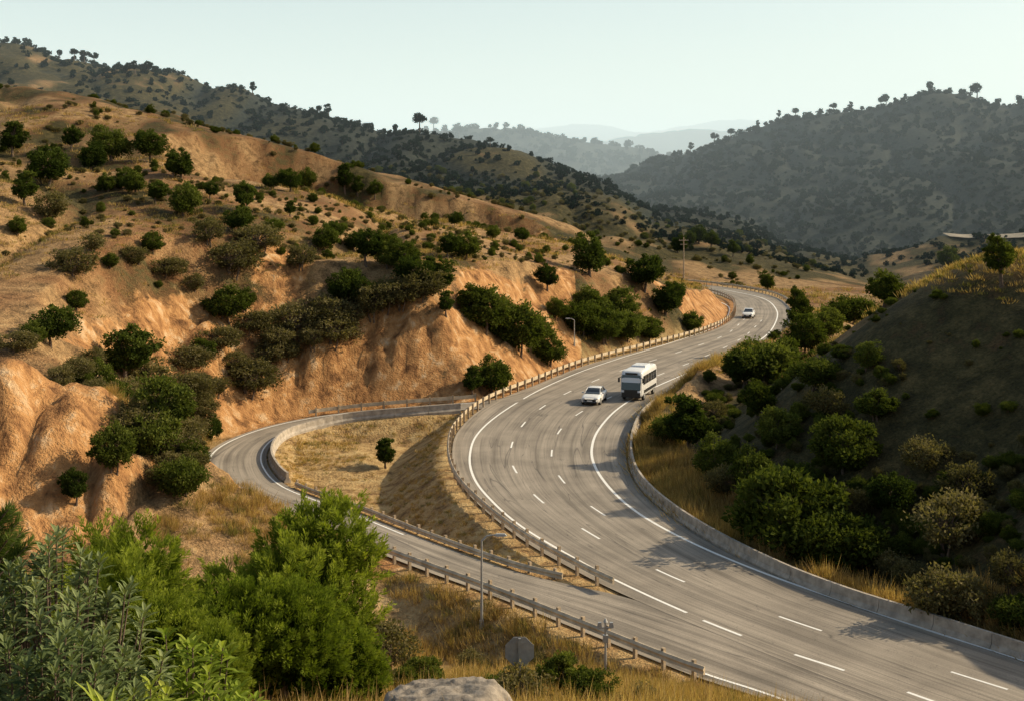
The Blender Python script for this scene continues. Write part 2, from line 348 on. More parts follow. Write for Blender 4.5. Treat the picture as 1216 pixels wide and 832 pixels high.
stripe('ramp_inner_line',RI[16:80],.13,dz=.004,off=.45,parent=mk)
# ---------------------------------------------------------------- barriers
def sweep(mb,P,prof,m=0):
    Nn=normals(P); k=len(prof); o=len(mb.V)
    for i in range(len(P)):
        for (a_,z) in prof: mb.V.append((P[i,0]+Nn[i,0]*a_,P[i,1]+Nn[i,1]*a_,P[i,2]+z))
    for i in range(len(P)-1):
        for j in range(k):
            j2=(j+1)%k; mb.F.append((o+i*k+j,o+i*k+j2,o+(i+1)*k+j2,o+(i+1)*k+j)); mb.M.append(m)
    mb.F.append(tuple(o+j for j in range(k))); mb.M.append(m); mb.F.append(tuple(o+(len(P)-1)*k+j for j in range(k))[::-1]); mb.M.append(m)
def guardrail(name,P,off,post=2.0,h=.78,step=1.0):
    P=resample(P,step); Nn=normals(P); P=P.copy(); P[:,:2]+=Nn*off
    mb=MB(); sweep(mb,P,[(-.05,h-.34),(.05,h-.30),(0,h-.2),(.05,h-.1),(-.05,h),(-.09,h),(-.09,h-.34)],0)
    q=resample(P,post); Nq=normals(q)
    for a_,b_ in zip(q,Nq):
        hh=h+.12+random.uniform(-.03,.05)
        mb.box((a_[0]-b_[0]*.17,a_[1]-b_[1]*.17,a_[2]+hh/2-.3),(.15,.15,hh+.6),1,math.atan2(b_[1],b_[0])+random.uniform(-.06,.06))
    return mb.obj(name,[M_rail,M_post])
def concrete(name,P,off,h=.82):
    P=resample(P,1.0); Nn=normals(P); P=P.copy(); P[:,:2]+=Nn*off
    mb=MB(); n=3; i=0
    while i<len(P)-2:
        seg=P[i:i+n+1].copy()
        d=seg[-1]-seg[-2]; seg[-1]=seg[-1]-d*.03
        sweep(mb,seg,[(-.25,-.35),(-.25,.06),(-.12,.24),(-.08,h),(.08,h),(.12,.24),(.25,.06),(.25,-.35)],0); i+=n
    return mb.obj(name,[M_conc])
guardrail('guardrail',ML[20:8*19+1],.35 if normals(ML)[60]@(ML[60]-MR[60])[:2]>0 else -.35)
sg=1 if normals(MR)[60]@(MR[60]-ML[60])[:2]>0 else -1
concrete('concrete_barrier',MR[8*9:],sg*.4,.68)
guardrail('guardrail',MR[16:8*9+1],sg*.4)
so=1 if normals(RO)[60]@(RO[60]-RI[60])[:2]>0 else -1
guardrail('guardrail',RO[8*9:8*14+4],so*.45,1.7,.7)
concrete('concrete_barrier',RI[8*1+4:8*8],-so*.4,.7)
guardrail('guardrail',RO[10:8*4],so*.5,2.2,.6)
guardrail('guardrail',RI[8*8:8*12],-so*.35,1.7,.35)
# ---------------------------------------------------------------- foliage
def unit(v): return v/(np.linalg.norm(v,axis=-1,keepdims=True)+1e-9)
def leafquads(P,Dv,Nv,L,W,fold=.2):
    Dv=unit(Dv); S=unit(np.cross(Dv,Nv)); Nn=np.cross(S,Dv); L=L[:,None];W=W[:,None]
    a=P; b=P+Dv*L*.45+S*W*.5+Nn*W*fold; c=P+Dv*L; d=P+Dv*L*.45-S*W*.5+Nn*W*fold
    V=np.stack([a,b,c,d],1).reshape(-1,3); Fq=np.arange(len(V)).reshape(-1,4); return V,Fq
def combine(name,trunk,V,Fq,tone,mats):
    tf=[f for f in trunk.F if len(f)==4]
    TV=np.array([tuple(v) for v in trunk.V]) if trunk.V else np.zeros((0,3)); TF=np.array(tf,int).reshape(-1,4)
    return np_mesh(name,np.vstack([TV,V]),np.vstack([TF,Fq+len(TV)]),mats,mi=np.r_[np.zeros(len(TF)),np.ones(len(Fq))],tone=np.r_[np.zeros(len(TF)),tone])
def make_tree(name,lm,H=5.,W=5.5,cb=.25,ncl=70,per=80,ls=.3,lw=.17,seed=0,clr=.125,nstem=1,sparse=0.,flat=1.):
    r=np.random.default_rng(seed); mb=MB()
    cz=H*(cb+1)/2; rz=H*(1-cb)/2; rx=W/2
    lob=unit(r.normal(size=(9,3))); amp=r.uniform(-.5,.38,9)
    C=unit(r.normal(size=(ncl,3))); rad=r.uniform(.4,1,ncl)**.6
    bumps=np.clip(1+((np.maximum(0,C@lob.T)**5)*amp).sum(1),.4,1.4)
    C=C*(rad*bumps)[:,None]; C[:,2]=np.where(C[:,2]<0,C[:,2]*.8,C[:,2]); C=C*np.array([rx*.88,rx*.88,rz*.9*flat])+np.array([r.uniform(-.1,.1)*W,0,cz])
    cr=clr*W*r.uniform(.5,1.5,ncl); ct=r.uniform(0,1,ncl)
    k=np.repeat(np.arange(ncl),per); off=unit(r.normal(size=(len(k),3)))*(r.uniform(0,1,len(k))**.5)[:,None]*cr[k][:,None]*np.array([1,1,.75])
    P=C[k]+off; keep=r.uniform(size=len(k))>sparse; P=P[keep];k=k[keep];off=off[keep]
    P[:,2]=np.maximum(P[:,2],.03*H)
    out=unit(P-np.array([0,0,cz*.8])); Dv=unit(out*.6+r.normal(size=P.shape)*.7+np.array([0,0,.15])); Nv=unit(out+r.normal(size=P.shape)*.6)
    L=ls*r.uniform(.6,1.3,len(P)); Wd=lw*r.uniform(.7,1.3,len(P))
    V,Fq=leafquads(P,Dv,Nv,L,Wd)
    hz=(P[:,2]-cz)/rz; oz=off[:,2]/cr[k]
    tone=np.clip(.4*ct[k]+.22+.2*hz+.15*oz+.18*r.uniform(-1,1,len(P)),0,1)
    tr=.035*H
    for st in range(nstem):
        bx=np.array([r.uniform(-.1,.1)*W*(nstem>1),r.uniform(-.1,.1)*W*(nstem>1),-.3]); m1=np.array([bx[0]+r.uniform(-.05,.05)*W,bx[1]+r.uniform(-.05,.05)*W,H*max(cb,.18)]); top=np.array([m1[0]+r.uniform(-.1,.1)*W,m1[1]+r.uniform(-.1,.1)*W,cz+rz*.3])
        mb.tube(bx,m1,tr*1.3/nstem**.4,tr*.9/nstem**.4,8); mb.tube(m1,top,tr*.9/nstem**.4,tr*.25,7)
        for j in r.choice(ncl,min(ncl,14//nstem+3),replace=False):
            q=m1+(top-m1)*r.uniform(0,.6); mid=(q+C[j])/2+np.array([0,0,.05*H]); mb.tube(q,mid,tr*.4,tr*.25,5); mb.tube(mid,C[j],tr*.25,tr*.08,5)
    return combine(name,mb,V,Fq,tone,[M_bark,lm])
T={}
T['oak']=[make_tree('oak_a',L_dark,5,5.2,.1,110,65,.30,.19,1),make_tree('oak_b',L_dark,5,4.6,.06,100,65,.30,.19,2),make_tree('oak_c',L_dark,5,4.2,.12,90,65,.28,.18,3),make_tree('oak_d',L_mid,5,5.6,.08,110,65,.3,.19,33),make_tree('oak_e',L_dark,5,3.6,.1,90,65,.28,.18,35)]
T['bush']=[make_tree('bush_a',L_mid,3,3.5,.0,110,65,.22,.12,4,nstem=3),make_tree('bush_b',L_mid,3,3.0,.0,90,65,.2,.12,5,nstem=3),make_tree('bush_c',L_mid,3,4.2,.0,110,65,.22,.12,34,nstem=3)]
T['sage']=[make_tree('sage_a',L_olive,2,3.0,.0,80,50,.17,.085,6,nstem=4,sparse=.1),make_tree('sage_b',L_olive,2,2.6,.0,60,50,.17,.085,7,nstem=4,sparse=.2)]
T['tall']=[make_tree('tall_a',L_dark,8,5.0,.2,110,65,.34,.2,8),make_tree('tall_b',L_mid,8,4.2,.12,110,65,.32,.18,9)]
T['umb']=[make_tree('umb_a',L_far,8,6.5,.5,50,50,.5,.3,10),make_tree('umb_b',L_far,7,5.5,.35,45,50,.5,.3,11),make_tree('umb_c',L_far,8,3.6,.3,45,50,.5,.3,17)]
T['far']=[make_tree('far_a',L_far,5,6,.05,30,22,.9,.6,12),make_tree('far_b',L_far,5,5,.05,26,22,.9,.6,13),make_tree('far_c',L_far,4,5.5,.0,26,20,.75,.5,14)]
BH={'oak':5,'bush':3,'sage':2,'tall':8,'umb':7.5,'far':5}
NM={'oak':'oak_tree','bush':'green_shrub','sage':'sage_shrub','tall':'tall_tree','umb':'ridge_tree','far':'distant_shrub'}
def plant(kind,u,v,hp,wide=1.,emb=.12,D=None):
    if D is None: x,y,z=hit(u,v)
    else: x=(u-608)*D/F; y=D; z=float(terrain(np.array([x]),np.array([y]))[0])
    h=hp*y/F; s_=h/BH[kind]*1.04
    o=link(bpy.data.objects.new(NM[kind],random.choice(T[kind]))); o.location=(x,y,z-emb*h*.3); o.scale=(s_*wide*random.uniform(.85,1.15),s_*wide*random.uniform(.85,1.15),s_); o.rotation_euler=(0,0,random.uniform(0,6.28)); return o
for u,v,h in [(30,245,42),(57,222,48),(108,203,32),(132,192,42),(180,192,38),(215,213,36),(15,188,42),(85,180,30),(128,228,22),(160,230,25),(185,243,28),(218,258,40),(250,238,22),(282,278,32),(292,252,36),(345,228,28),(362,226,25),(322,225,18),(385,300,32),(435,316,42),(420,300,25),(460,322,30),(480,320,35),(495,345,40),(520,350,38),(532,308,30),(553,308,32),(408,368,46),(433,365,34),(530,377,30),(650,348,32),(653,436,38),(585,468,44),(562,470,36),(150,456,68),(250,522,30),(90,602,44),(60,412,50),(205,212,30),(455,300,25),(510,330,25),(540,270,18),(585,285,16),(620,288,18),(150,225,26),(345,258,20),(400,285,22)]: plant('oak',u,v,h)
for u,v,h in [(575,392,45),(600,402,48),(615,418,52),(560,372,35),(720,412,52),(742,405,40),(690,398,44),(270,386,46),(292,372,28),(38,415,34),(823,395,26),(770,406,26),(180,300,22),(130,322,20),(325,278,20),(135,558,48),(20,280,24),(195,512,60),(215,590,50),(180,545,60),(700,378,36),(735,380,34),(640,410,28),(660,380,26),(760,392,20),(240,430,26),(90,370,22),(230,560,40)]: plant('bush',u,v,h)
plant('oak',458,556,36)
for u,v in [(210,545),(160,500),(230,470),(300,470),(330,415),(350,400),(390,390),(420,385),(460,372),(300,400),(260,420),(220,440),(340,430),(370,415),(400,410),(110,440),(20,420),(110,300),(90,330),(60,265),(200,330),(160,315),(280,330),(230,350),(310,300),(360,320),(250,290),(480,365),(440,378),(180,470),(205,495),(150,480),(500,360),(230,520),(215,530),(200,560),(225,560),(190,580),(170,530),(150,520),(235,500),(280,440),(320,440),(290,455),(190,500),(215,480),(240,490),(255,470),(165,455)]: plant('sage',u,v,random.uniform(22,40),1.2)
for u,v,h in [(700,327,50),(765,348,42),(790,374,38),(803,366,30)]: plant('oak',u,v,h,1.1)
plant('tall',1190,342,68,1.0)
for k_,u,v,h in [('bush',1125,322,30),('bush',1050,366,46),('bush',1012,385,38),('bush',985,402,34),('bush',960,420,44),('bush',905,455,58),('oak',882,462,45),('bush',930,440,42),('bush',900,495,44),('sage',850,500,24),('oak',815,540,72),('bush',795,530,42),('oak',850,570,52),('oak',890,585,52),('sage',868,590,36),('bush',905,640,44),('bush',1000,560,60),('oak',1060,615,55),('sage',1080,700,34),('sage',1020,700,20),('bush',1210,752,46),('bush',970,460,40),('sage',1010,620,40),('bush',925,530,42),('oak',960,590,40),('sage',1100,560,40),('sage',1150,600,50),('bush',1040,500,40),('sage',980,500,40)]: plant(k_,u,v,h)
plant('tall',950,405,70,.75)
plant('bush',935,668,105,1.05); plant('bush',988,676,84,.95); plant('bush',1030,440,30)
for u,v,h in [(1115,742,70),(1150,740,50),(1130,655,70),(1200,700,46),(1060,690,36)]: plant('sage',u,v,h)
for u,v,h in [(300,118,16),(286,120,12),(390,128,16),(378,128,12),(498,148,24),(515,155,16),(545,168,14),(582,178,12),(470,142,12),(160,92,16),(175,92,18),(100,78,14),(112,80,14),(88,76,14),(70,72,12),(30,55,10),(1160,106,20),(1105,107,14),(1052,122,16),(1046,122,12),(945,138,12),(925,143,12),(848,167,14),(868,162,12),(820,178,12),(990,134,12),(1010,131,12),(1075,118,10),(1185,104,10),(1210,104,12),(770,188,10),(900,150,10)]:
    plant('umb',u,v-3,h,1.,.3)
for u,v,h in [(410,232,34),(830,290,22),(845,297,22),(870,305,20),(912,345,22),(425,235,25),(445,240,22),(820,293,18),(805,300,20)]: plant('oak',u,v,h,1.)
def scatter(name,pts,scl,meshes):
    col=bpy.data.collections.new(name+'_kinds')
    for m_ in meshes:
        col.objects.link(bpy.data.objects.new(m_.name+'_plant',m_))
    me=bpy.data.meshes.new(name); me.vertices.add(len(pts)); me.vertices.foreach_set('co',np.asarray(pts,np.float32).ravel())
    n=len(pts)
    a=me.attributes.new('rot','FLOAT_VECTOR','POINT'); R=np.zeros((n,3),np.float32); R[:,2]=rng.uniform(0,6.28,n); R[:,:2]=rng.normal(0,.08,(n,2)); a.data.foreach_set('vector',R.ravel())
    a=me.attributes.new('scl','FLOAT_VECTOR','POINT'); Sx=np.repeat(np.asarray(scl)[:,None],3,1)*rng.uniform(.8,1.25,(n,3)); a.data.foreach_set('vector',Sx.astype(np.float32).ravel())
    o=link(bpy.data.objects.new(name,me)); ng=bpy.data.node_groups.new(name,'GeometryNodeTree')
    ng.interface.new_socket('Geometry',in_out='INPUT',socket_type='NodeSocketGeometry'); ng.interface.new_socket('Geometry',in_out='OUTPUT',socket_type='NodeSocketGeometry')
    N=ng.nodes.new; gi=N('NodeGroupInput'); go=N('NodeGroupOutput'); ci=N('GeometryNodeCollectionInfo'); ci.inputs['Collection'].default_value=col; ci.inputs['Separate Children'].default_value=True; ci.inputs['Reset Children'].default_value=True
    ip=N('GeometryNodeInstanceOnPoints'); ip.inputs['Pick Instance'].default_value=True
    ra=N('GeometryNodeInputNamedAttribute'); ra.data_type='FLOAT_VECTOR'; ra.inputs[0].default_value='rot'
    sa=N('GeometryNodeInputNamedAttribute'); sa.data_type='FLOAT_VECTOR'; sa.inputs[0].default_value='scl'
    K=ng.links.new; K(gi.outputs[0],ip.inputs['Points']); K(ci.outputs[0],ip.inputs['Instance']); K(ra.outputs[0],ip.inputs['Rotation']); K(sa.outputs[0],ip.inputs['Scale']); K(ip.outputs[0],go.inputs[0])
    md=o.modifiers.new('scatter','NODES'); md.node_group=ng; return o
def rpts(n,y0,y1,sx0,sx1,log=True):
    y=np.exp(rng.uniform(math.log(y0),math.log(y1),n)) if log else rng.uniform(y0,y1,n)
    x=rng.uniform(sx0,sx1,n)*y; return x,y
def offroad(x,y): return np.minimum(roaddist(x,y,mC,mH)[0],roaddist(x,y,rC,rH)[0])
x,y=rpts(26000,350,1100,-.5,.55); h,vg,ct=terrain(x,y,True); dn=fbm(x/35,y/35,3,77)
k=(vg+ (dn-.5)*1.6>rng.uniform(.45,1.3,len(x))); x,y,h=x[k],y[k],h[k]
scatter('distant_forest',np.stack([x,y,h-.3],1),rng.uniform(.22,.7,len(x))*np.clip(y/700,.6,1.2),T['far'])
x,y=rpts(2500,1200,2200,-.3,.25); h=terrain(x,y); scatter('distant_forest',np.stack([x,y,h],1),rng.uniform(.8,1.8,len(x)),T['far'])
x,y=rpts(9000,115,400,-.5,.3); h,vg,ct=terrain(x,y,True); e=offroad(x,y); dn=fbm(x/14,y/14,3,88)
k=(e>3)&(ct<.2)&(dn+vg*.35>rng.uniform(.52,.88,len(x)))&(h>-1.5); x,y,h,dn=x[k],y[k],h[k],dn[k]
scatter('hillside_scrub',np.stack([x,y,h-.1],1),rng.uniform(.12,.45,len(x))*np.clip(y/200,.8,1.7),T['sage']+T['sage']+T['bush'][:1])
x=rng.uniform(-32,-18,200); y=rng.uniform(79,106,200); h,vg,ct=terrain(x,y,True); e=offroad(x,y); k=(e>1.8)&(vg>.7); x,y,h=x[k],y[k],h[k]
scatter('draw_thicket',np.stack([x,y,h-.1],1),rng.uniform(.35,.8,len(x)),T['sage']+T['sage']+T['sage']+T['bush'])
x,y=rpts(2400,50,140,.1,.6); h,vg,ct=terrain(x,y,True); e=offroad(x,y); k=(e>4.5)&(vg>.35)&(fbm(x/6,y/6,2,5)>rng.uniform(.38,.6,len(x)))&((h<8)|(rng.uniform(size=len(x))<.3)); x,y,h=x[k],y[k],h[k]
scatter('slope_scrub',np.stack([x,y,h-.1],1),rng.uniform(.12,.42,len(x))*np.where(h>9,.5,1.),T['sage']+T['bush'])
def tuft(name,mt,n=70,H=.6,sp=.22,seed=0,w=.018):
    r=np.random.default_rng(seed); P=np.c_[r.normal(0,sp,(n,2)),np.zeros(n)-.03]; Dv=np.c_[P[:,:2]*1.2+r.normal(0,.22,(n,2)),np.ones(n)]
    L=H*r.uniform(.5,1.15,n); V,Fq=leafquads(P,Dv,unit(r.normal(size=(n,3))),L,np.full(n,w)); 
    t=r.uniform(0,1,n); return np_mesh(name,V,Fq,[mt],tone=t)
G=[tuft('grass_a',L_gr,60,.6,.2,1,.022),tuft('grass_b',L_gr,50,.8,.16,2,.02),tuft('grass_c',L_gr,70,.45,.3,3,.022)]; GG=[tuft('grass_g',L_gg,60,.55,.2,4,.022)]
GF=[tuft('grass_fa',L_gr,22,.6,.3,5,.06),tuft('grass_fb',L_gr,22,.5,.35,6,.06),tuft('grass_fg',L_gg,22,.5,.35,7,.06)]
x,y=rpts(34000,24,112,-.32,.5,False); e=offroad(x,y); h,vg,ct=terrain(x,y,True); dn=fbm(x/5,y/5,3,99)
k=(e>.9)&(e<12)&(ct<.4)&(dn+ .35*sm(1-e/4)>rng.uniform(.35,.7,len(x)))&((vg<.6)|(e<4)); x,y,h=x[k],y[k],h[k]
isl=inpoly(x,y,ISL)
scatter('dry_grass',np.stack([x,y,h],1),rng.uniform(.5,1.15,len(x))*np.where(isl,.45,1.),G+G+GG)
# tall dry grass behind the right-hand barrier
Q=resample(MR[8*10:8*22],.12); Nq=normals(Q)*sg; k=rng.integers(0,len(Q),5200); o_=.9+3.6*rng.uniform(0,1,5200)**1.4
x=Q[k,0]+Nq[k,0]*o_; y=Q[k,1]+Nq[k,1]*o_; ok=(fbm(x/4,y/4,2,19)>.38)&(offroad(x,y)>.7); x,y,o_=x[ok],y[ok],o_[ok]
scatter('tall_dry_grass',np.stack([x,y,terrain(x,y)],1),rng.uniform(.8,1.7,len(x)),G+G+G+GG)
x,y=rpts(18000,100,300,-.45,.35); e=offroad(x,y); h,vg,ct=terrain(x,y,True); dn=fbm(x/10,y/10,3,66)
k=(e>1.2)&(ct<.4)&(dn>rng.uniform(.35,.65,len(x)))&(vg<.6); x,y,h=x[k],y[k],h[k]
x2=rng.uniform(24,48,14000); y2=rng.uniform(70,132,14000); k=ridgeval(x2,y2,CREST,1,1,True)<rng.uniform(.5,7,14000); x2,y2=x2[k],y2[k]; h2=terrain(x2,y2)
x=np.r_[x,x2];y=np.r_[y,y2];h=np.r_[h,h2]
scatter('hillside_grass',np.stack([x,y,h],1),rng.uniform(.5,1.1,len(x))*np.clip(y/160,.8,1.6),GF)
x,y=rpts(3500,16,36,-.35,.4,False); h=terrain(x,y); scatter('verge_grass',np.stack([x,y,h],1),rng.uniform(.5,1.1,len(x)),G+G+GG)
def juniper(name,H,W,ns=900,seed=0,lm=None):
    r=np.random.default_rng(seed); mb=MB()
    nl=7; lobes=np.c_[r.uniform(-.33,.33,(nl,2))*W,r.uniform(.2,.6,nl)*H]; lr=np.c_[r.uniform(.2,.3,nl)*W,r.uniform(.2,.3,nl)*W,r.uniform(.24,.36,nl)*H]
    li=r.integers(0,nl,ns); d=unit(r.normal(size=(ns,3))); d[:,2]=np.abs(d[:,2])*1.0-.25; d=unit(d)
    q=r.uniform(.45,1,ns)[:,None]**.5; B=lobes[li]+d*lr[li]*q
    Sd=unit(d*np.array([.85,.85,.3])+np.array([0,0,.7])+r.normal(0,.25,(ns,3))); SL=r.uniform(.22,.5,ns)*H/4.2
    m_=56; k=np.repeat(np.arange(ns),m_); t=r.uniform(0,1,len(k)); rad=unit(np.cross(Sd[k],r.normal(size=(len(k),3))))
    P=B[k]+Sd[k]*(t*SL[k])[:,None]+rad*(.13*(1-t*.8)*r.uniform(0,1,len(k)))[:,None]
    Dv=Sd[k]*1.0+rad*.7; L=.13*(1.15-.5*t)*r.uniform(.6,1.3,len(k))*H/4.2; Wd=np.full(len(k),.024)*H/4.2*r.uniform(.7,1.6,len(k))
    V,Fq=leafquads(P,Dv,rad+r.normal(0,.3,rad.shape),L,Wd)
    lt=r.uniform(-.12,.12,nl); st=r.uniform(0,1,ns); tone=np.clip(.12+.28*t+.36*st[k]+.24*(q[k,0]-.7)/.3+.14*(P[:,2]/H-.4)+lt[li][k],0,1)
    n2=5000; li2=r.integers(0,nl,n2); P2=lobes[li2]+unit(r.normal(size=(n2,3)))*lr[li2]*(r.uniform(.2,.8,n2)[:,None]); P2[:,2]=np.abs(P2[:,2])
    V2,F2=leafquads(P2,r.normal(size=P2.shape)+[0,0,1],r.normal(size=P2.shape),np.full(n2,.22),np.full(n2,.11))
    for i_ in range(nl):
        mb.tube((0,0,-.3),lobes[i_]*np.array([.5,.5,.6]),.09,.06,7); mb.tube(lobes[i_]*np.array([.5,.5,.6]),lobes[i_]+[0,0,lr[i_,2]*.5],.06,.02,6)
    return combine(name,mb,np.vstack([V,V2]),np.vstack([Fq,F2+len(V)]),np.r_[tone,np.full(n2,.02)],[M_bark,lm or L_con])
def fixed(name,me,u,D,rz=0,s_=1.,sink=.1):
    x=(u-608)*D/F; z=float(terrain(np.array([x]),np.array([D*1.]))[0]); o=link(bpy.data.objects.new(name,me)); o.location=(x,D,z-sink); o.rotation_euler=(0,0,rz); o.scale=(s_,)*3; return o
def fit(name,seed,u,D,topv,Wp,ns=900):
    x=(u-608)*D/F; z=float(terrain(np.array([x]),np.array([D*1.]))[0]); H=(CH-(topv-HV)*D/F)-z; W=Wp*D/F
    fixed(name,juniper(name,H*1.02,W,ns,seed),u,D)
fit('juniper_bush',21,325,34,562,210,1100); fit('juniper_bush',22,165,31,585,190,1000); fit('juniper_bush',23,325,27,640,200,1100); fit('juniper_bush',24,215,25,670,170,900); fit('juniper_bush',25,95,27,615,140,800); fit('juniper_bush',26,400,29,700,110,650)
# pine sapling with needle clusters, close to the camera
def pine(name,H,W,seed,nb=85):
    r=np.random.default_rng(seed); mb=MB(); mb.tube((0,0,-.2),(0,0,H*.95),.05,.012,8); Ps=[];Ds=[];Ls=[];Ts=[]
    for i_ in range(nb):
        f=r.uniform(.18,1)**.8; a_=r.uniform(0,6.28); ln=W/2*(1.12-f)**.7*r.uniform(.65,1.1); d=unit(np.array([math.cos(a_),math.sin(a_),.25+.5*f])); b0=np.array([0,0,H*f*.93]); b1=b0+d*ln+np.array([0,0,ln*.18])
        mb.tube(b0,b1,.014,.005,5); tn=r.uniform(0,1)
        n=int(330*ln/(W/2))+110; t=r.uniform(.15,1.03,n); P=b0+(b1-b0)*t[:,None]; rd=unit(np.cross(d,r.normal(size=(n,3)))); Ps.append(P); Ds.append(d*.75+rd*.8+[0,0,.15]); Ls.append(.085*r.uniform(.7,1.2,n)); Ts.append(np.clip(.15+.45*t+.3*tn+r.uniform(-.1,.1,n),0,1))
    P=np.vstack(Ps);Dv=np.vstack(Ds);L=np.concatenate(Ls); V,Fq=leafquads(P,Dv,r.normal(size=P.shape),L,np.full(len(L),.0065))
    return combine(name,mb,V,Fq,np.concatenate(Ts),[M_bark,L_pin])
def rosette(name,mt,H,W,nros,nleaf,LL,LW,seed,tilt=.5,minz=.35):
    r=np.random.default_rng(seed); mb=MB(); Vs=[];Fs=[];Ts=[];o=0
    for i_ in range(nros):
        d=unit(r.normal(size=3)); d[2]=abs(d[2]); rad=r.uniform(.5,1)**.5
        tip=np.array([d[0]*W/2*rad,d[1]*W/2*rad,H*(minz+(1-minz)*d[2]*rad)+r.normal(0,.05)])
        root=np.array([r.uniform(-.1,.1),r.uniform(-.1,.1),0]); mid=(root+tip)/2+np.array([tip[0]*.12,tip[1]*.12,-.05])
        mb.tube(root,mid,.014,.010,5); mb.tube(mid,tip,.010,.005,5)
        ax=unit((tip-mid)+np.array([0,0,.25])); s1=unit(np.cross(ax,r.normal(size=3))); s2=np.cross(ax,s1); tn=r.uniform(0,1)
        n=nleaf; f=np.arange(n)/n; an=f*n*2.4+r.uniform(0,6); rdv=np.cos(an)[:,None]*s1+np.sin(an)[:,None]*s2
        el=(.2+1.1*f)[:,None]*(1-tilt*.4); Dv=unit(rdv*np.cos(el)+ax*np.sin(el)); P=tip+ax*((f-.9)*LL*1.1)[:,None]
        L=LL*(1-.35*f)*r.uniform(.85,1.15,n); Wd=LW*(1-.2*f)*r.uniform(.85,1.15,n)
        Nn=unit(ax-Dv*(Dv@ax)[:,None]); S_=np.cross(Dv,Nn)
        for (fa,fb,wa,wb) in [(0,.35,.15,.8),(.35,.72,.8,.95),(.72,1.,.95,.12)]:
            for sg_ in(-1,1):
                def Q(ff,ww): return P+Dv*(L*ff)[:,None]-Nn*(L*.25*ff*ff)[:,None]+(S_*sg_)*(Wd*.5*ww)[:,None]+Nn*(Wd*.22*ww)[:,None]
                def Cn(ff): return P+Dv*(L*ff)[:,None]-Nn*(L*.25*ff*ff)[:,None]
                V=np.stack([Cn(fa),Q(fa,wa),Q(fb,wb),Cn(fb)],1).reshape(-1,3); Vs.append(V); Fs.append(np.arange(len(V)).reshape(-1,4)+o); o+=len(V); Ts.append(np.clip(.25+.35*tn+.35*f+r.uniform(-.1,.1,n),0,1))
    return combine(name,mb,np.vstack(Vs),np.vstack(Fs),np.concatenate(Ts),[M_bark,mt])
fixed('pittosporum_shrub',rosette('pittosporum',L_ros,2.72,1.5,220,16,.125,.034,31,.1,.5),70,8.2)
fixed('pittosporum_shrub',rosette('pittosporum2',L_ros,2.2,1.2,170,16,.12,.034,32,.1,.5),60,7.2)
fixed('pine_sapling',pine('pine_sapling',3.15,1.6,41,110),-8,8.8)
fixed('laurel_shrub',rosette('laurel',L_lau,2.08,1.1,110,11,.150,.052,33,.4,.55),228,8.8)
fixed('laurel_shrub',rosette('laurel2',L_lau,1.80,.8,70,12,.15,.052,34,.4,.6),175,8.0)
fixed('agave_plant',rosette('agave',L_lau,1.62,.25,2,30,.30,.036,37,.2,.97),120,6.6)
for u,v,h,kd in [(455,800,60,'sage'),(500,822,40,'bush'),(480,842,50,'bush'),(560,800,30,'sage'),(665,836,64,'bush'),(700,850,50,'bush'),(620,850,60,'sage'),(430,842,60,'sage'),(760,850,40,'sage'),(585,842,36,'bush'),(400,850,60,'bush'),(440,770,34,'sage'),(640,800,24,'sage')]: plant(kd,u,v,h)
def boulder(u,D,sx,sy,sz,seed):
    import bmesh
    bm=bmesh.new(); bmesh.ops.create_icosphere(bm,subdivisions=5,radius=1)
    for v in bm.verts:
        c=np.array(v.co); n=float(fbm(np.array([c[0]*1.3+seed+c[2]]),np.array([c[1]*1.3-c[2]*.7]),4,3)[0]); n2=float(fbm(np.array([c[0]*6+c[2]*3]),np.array([c[1]*6-c[2]*4]),3,8)[0])
        k=.75+.55*n+.22*n2; v.co=(c[0]*k*sx,c[1]*k*sy,max(-.5,min(.62+.22*c[0]+.22*n2,c[2]*k))*sz)
    me=bpy.data.meshes.new('boulder'); bm.to_mesh(me); me.materials.append(simple('granite',(.24,.205,.165),.9,0,.5,6,.10)); me.polygons.foreach_set('use_smooth',[True]*len(me.polygons))
    x=(u-608)*D/F; z=float(terrain(np.array([x]),np.array([D*1.]))[0]); o=link(bpy.data.objects.new('boulder',me)); return o,x,z
o,x,z=boulder(535,24,1.15,.8,.8,3); o.location=(x,24,z+.33)
# ---------------------------------------------------------------- street furniture
def lamp(u,v,topv,arm,name='street_lamp'):
    x,y,z=hit(u,v)
    H=CH-(topv-HV)*y/F-z; e=empty(name,(x,y,z)); mb=MB(); mb.tube((0,0,-.3),(0,0,H*.93),.075,.05,10); mb.tube((0,0,-.1),(0,0,.35),.12,.11,10)
    mb.tube((0,0,H*.93),(arm*.35,0,H*.985),.045,.035,8); mb.tube((arm*.35,0,H*.985),(arm,0,H),.035,.03,8); mb.obj('pole',[M_steel],e)
    mb=MB(); mb.box((arm+.2,0,H-.01),(.6,.22,.1),0,0,.7); mb.box((arm+.22,0,H-.075),(.4,.16,.03),1); mb.obj('lamp_head',[M_steel,M_lamp],e); return e
lamp(572,745,634,.7)
lamp(682,412,378,-1.0)
def pole(u,v,topv):
    x,y,z=hit(u,v); H=CH-(topv-HV)*y/F-z; e=empty('utility_pole',(x,y,z)); mb=MB(); mb.tube((0,0,-.3),(0,0,H),.16,.1,8); mb.box((0,0,H-.7),(2.2,.14,.16)); mb.box((0,0,H-1.6),(1.6,.14,.14))
    for a_ in(-.95,-.4,.4,.95): mb.tube((a_,0,H-.62),(a_,0,H-.4),.05,.03,6)
    mb.obj('pole',[M_post],e)
pole(812,330,282)
